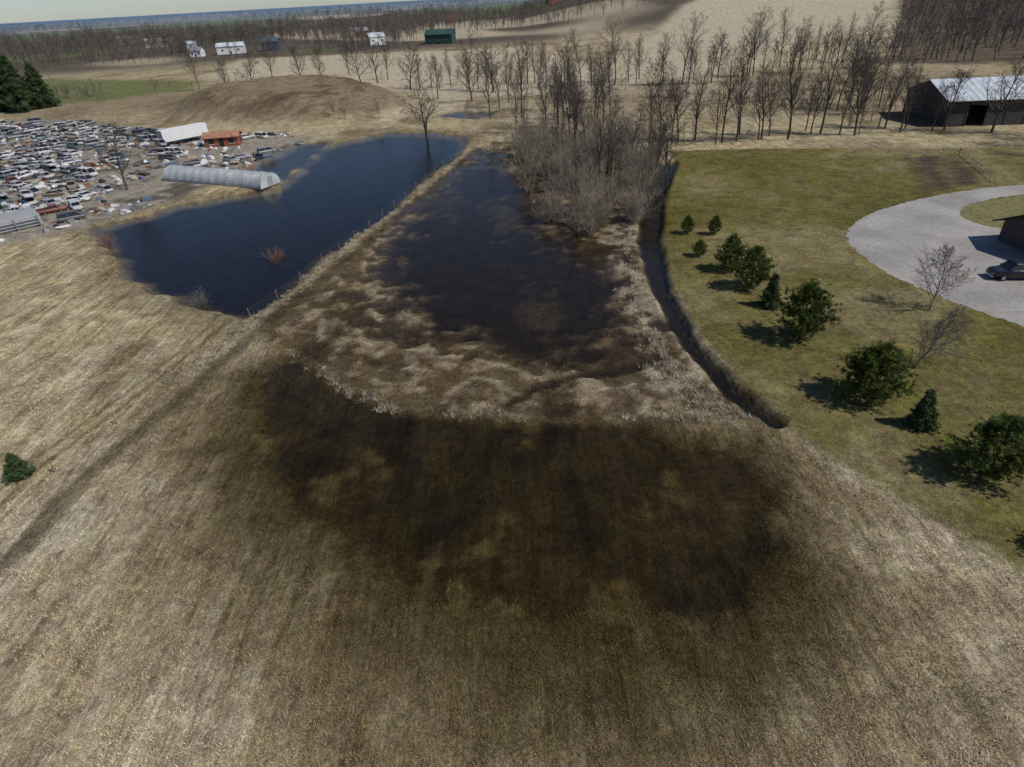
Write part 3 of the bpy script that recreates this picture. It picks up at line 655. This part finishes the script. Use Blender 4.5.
def building(name,loc,rz,L,W,H,rise,wallm,roofm,wins=4,over=.4,openfront=False,ribs=True):
    T=empty(name,loc,rz)
    V=[];F=[];MI=[]
    if openfront:
        box(V,F,MI,(0,W/2,H/2),(L,.2,H)); box(V,F,MI,(-L/2+.1,0,H/2),(.2,W-.22,H)); box(V,F,MI,(L/2-.1,0,H/2),(.2,W-.22,H))
        nb=int(L/4)
        for i in range(nb+1):
            x_=-L/2+.4+i*(L-.8)/nb; box(V,F,MI,(x_,-W/2+.15,H/2),(.28,.28,H))
            if i<nb and i%3!=1: box(V,F,MI,(x_+(L-.8)/nb/2,-W/2+.16,(H-1.06)/2),((L-.8)/nb-.3,.12,H-1.06))
        box(V,F,MI,(0,-W/2+.1,H-.55),(L-.45,.18,1.0))
    else: box(V,F,MI,(0,0,H/2),(L,W,H))
    for s in (-1,1):
        b=len(V); V+= [(s*(L/2-.004),-W/2,H),(s*(L/2-.004),W/2,H),(s*(L/2-.004),0,H+rise)]; F.append((b,b+1,b+2)); MI.append(0)
    link('walls',pymesh('walls',V,F,[wallm],MI),parent=T)
    V=[];F=[];MI=[]; o=over; th=.15; k=rise/(W/2)
    for s in (-1,1):
        b=len(V)
        for x in (-L/2-o,L/2+o):
            V+= [(x,s*(W/2+o),H-k*o+.02),(x,0,H+rise+.02),(x,0,H+rise+.02+th),(x,s*(W/2+o),H-k*o+.02+th)]
        for f in ((0,1,5,4),(2,3,7,6),(3,0,4,7),(0,3,2,1),(4,5,6,7)): F.append(tuple(b+i for i in f)); MI.append(0)
        nr=int(L/1.5) if ribs else 0
        for i in range(1,nr):
            x=-L/2+i*L/nr; b=len(V); 
            for xx in (x-.03,x+.03): V+= [(xx,s*(W/2+o),H-k*o+.02+th),(xx,0,H+rise+.02+th),(xx,0,H+rise+.08+th),(xx,s*(W/2+o),H-k*o+.08+th)]
            for f in ((0,1,5,4),(2,3,7,6),(3,0,4,7),(0,3,2,1),(4,5,6,7)): F.append(tuple(b+q for q in f)); MI.append(0)
    link('roof',pymesh('roof',V,F,[roofm],MI),parent=T)
    V=[];F=[];MI=[]
    if wins and not openfront:
        for i in range(wins):
            x=-L/2+(i+.7)*L/(wins+.4)
            if i==1: box(V,F,MI,(x,-W/2-.02,1.05),(1.1,.06,2.1),0); box(V,F,MI,(x,-W/2-.03,2.16),(1.3,.08,.12),1)
            else: box(V,F,MI,(x,-W/2-.02,H*.55),(1.3,.06,1.1),0); box(V,F,MI,(x,-W/2-.04,H*.55-.62),(1.5,.12,.1),1)
        for s in (-1,1): box(V,F,MI,(s*(L/2+.02),0,H*.55),(.06,1.3,1.1),0)
        link('windows_and_door',pymesh('win',V,F,[dark,white],MI),parent=T)
    return T
redw=pmat('red_wall_mat',(.30,.10,.06),.8,var=.2); rusty=pmat('rust_roof_mat',(.34,.17,.11),.7,var=.3,scale=1.5); metalroof=pmat('metal_roof_mat',(.56,.60,.62),.4,.1,var=.16,scale=.35)
darkwall=pmat('dark_board_mat',(.06,.055,.05),.85,var=.2); greenb=pmat('green_clad_mat',(.03,.075,.06),.7,var=.15); shing=pmat('shingle_mat',(.045,.038,.035),.9,var=.3,scale=3,bump=.4); brick=pmat('dark_siding_mat',(.09,.075,.065),.9,var=.2,scale=6)
blueb=pmat('blue_clad_mat',(.06,.09,.13),.7,var=.15)
building('red_shed',(-71,169,gz(-71,169)),.1,8.5,4,2.3,.9,redw,rusty,3)
building('pole_barn',(120.5,149.5,gz(120,149)),-.1,42,19,5.4,3.0,darkwall,metalroof,0,.6,True)
building('house',(70.6,69.2,.5),0,15,9.4,2.6,2.2,brick,shing,5,.9,False,False)
for nm,x,y,rz,L,W,H,rs,wm_,rm in (('farm_shed',-193,518,.2,19,9,5,2.2,white,metalroof),('farmhouse',-88,529,.5,12,9,5.5,2.5,white,metalroof),('green_barn',-38,511,-.2,20,12,6,3,greenb,greenb),('blue_barn',-166,527,.1,12,9,6,2.5,blueb,blueb),('farm_shed',-213,505,.0,8,7,4,2,white,steel),('farmhouse',-250,560,.3,12,9,5,2.5,darkwall,shing),('farm_shed',-262,600,.3,18,9,4,2,white,metalroof),('farmhouse',-118,640,.2,12,9,5,2.5,redw,metalroof),('red_barn',-52,900,.2,14,9,6,3,redw,redw),('red_barn',95,1100,.4,20,12,9,4,redw,redw),('farmhouse',170,1000,.4,14,10,6,3,white,metalroof),('farm_shed',-330,700,.4,24,10,5,2.5,white,metalroof),('farm_shed',-420,820,.4,24,10,5,2.5,white,metalroof)):
    building(nm,(x,y,gz(x,y)),rz,L,W,H,rs,wm_,rm,3)
V=[];F=[];MI=[]
for s in range(4):
    for k in range(9): box(V,F,MI,(0,-3.2+k*.8,.35+s*.5),(11,.18,.12),0)
    for xx in (-5,-1.7,1.7,5): box(V,F,MI,(xx,0,.22+s*.5),(.14,7,.1),1)
for xx in (-5,-1.7,1.7,5):
    for yy in (-3.5,3.5): box(V,F,MI,(xx,yy,1.0),(.14,.14,2.0),1)
link('stacked_metal_rack',pymesh('rack',V,F,[pmat('galv_mat',(.5,.5,.5),.4,.4,var=.15),steel],MI),(-84.5,103.5,gz(-85.5,103.5)),.75)
V=[];F=[];MI=[]; A=[Vector(p) for p in BERM]
for i in range(1,len(A)-1):
    p,q=A[i],A[i+1]; n=max(1,int((q-p).length/5)); 
    for k in range(n):
        a=p.lerp(q,k/n)+Vector((-1.0,0)); b=p.lerp(q,(k+1)/n)+Vector((-1.0,0)); za=gz(a.x,a.y);zb_=gz(b.x,b.y)
        cyl(V,F,MI,(a.x,a.y,za-.2),(a.x+random.gauss(0,.04),a.y,max(za,0)+1.15),.05,6,0)
        for h in (.45,.8,1.05): cyl(V,F,MI,(a.x,a.y,max(za,0)+h),(b.x,b.y,max(zb_,0)+h),.006,3,0)
link('wire_fence',pymesh('wire_fence',V,F,[pmat('fence_post_mat',(.22,.19,.15),.9)],MI))
V=[];F=[];MI=[]
fp=[(75.2,119.2),(87,118.2),(80,98.6)]
for a,b in zip(fp,fp[1:]):
    a=Vector(a);b=Vector(b);n=int((b-a).length/2.4); ang=math.atan2((b-a).y,(b-a).x)
    for k in range(n+1):
        p=a.lerp(b,k/n); box(V,F,MI,(p.x,p.y,1.0),(.1,.1,1.1),0)
    for h in (.85,1.3): m_=(a+b)/2; box(V,F,MI,(m_.x,m_.y,h),((b-a).length-.1,.04,.1),0,ang)
link('garden_fence',pymesh('garden_fence',V,F,[pmat('weathered_rail_mat',(.32,.28,.23),.9)],MI))

# ------------------------------------------------------------------ light, sky, camera
el=50; sd_=Vector((.91,-.41,0)).normalized()*math.cos(math.radians(el)); sd_.z=math.sin(math.radians(el))
sun=bpy.data.lights.new('sun','SUN'); sun.energy=3.7; sun.angle=math.radians(.5); sun.color=(1,.955,.89)
so=bpy.data.objects.new('sun',sun); COL.objects.link(so); so.rotation_euler=sd_.to_track_quat('Z','Y').to_euler(); so.location=(60,-30,90)
w=bpy.data.worlds.new('World'); scene.world=w; w.use_nodes=True; nt=w.node_tree
bg=nt.nodes['Background']; sk=nt.nodes.new('ShaderNodeTexSky'); sk.sky_type='NISHITA'; sk.sun_disc=False
sk.sun_elevation=math.radians(el); sk.sun_rotation=math.atan2(.91,-.41); sk.air_density=.9; sk.dust_density=.2; sk.ozone_density=1.5
tint=nt.nodes.new('ShaderNodeVectorMath'); tint.operation='MULTIPLY'; tint.inputs[1].default_value=(.9,1.0,1.2)
nt.links.new(sk.outputs[0],tint.inputs[0]); nt.links.new(tint.outputs[0],bg.inputs[0]); bg.inputs[1].default_value=.065
cam=bpy.data.cameras.new('camera'); cam.sensor_width=36; cam.lens=36*610/1024; cam.clip_start=.5; cam.clip_end=30000
co=bpy.data.objects.new('camera',cam); COL.objects.link(co)
M=Matrix.Rotation(math.radians(90-32.56),4,'X')@Matrix.Rotation(math.radians(-3.2),4,'Z')
co.matrix_world=Matrix.Translation((0,0,30))@M
scene.camera=co
scene.view_settings.view_transform='Standard'; scene.view_settings.look='None'; scene.view_settings.exposure=0
print('cars',len(placed),'grid',nx,ny)
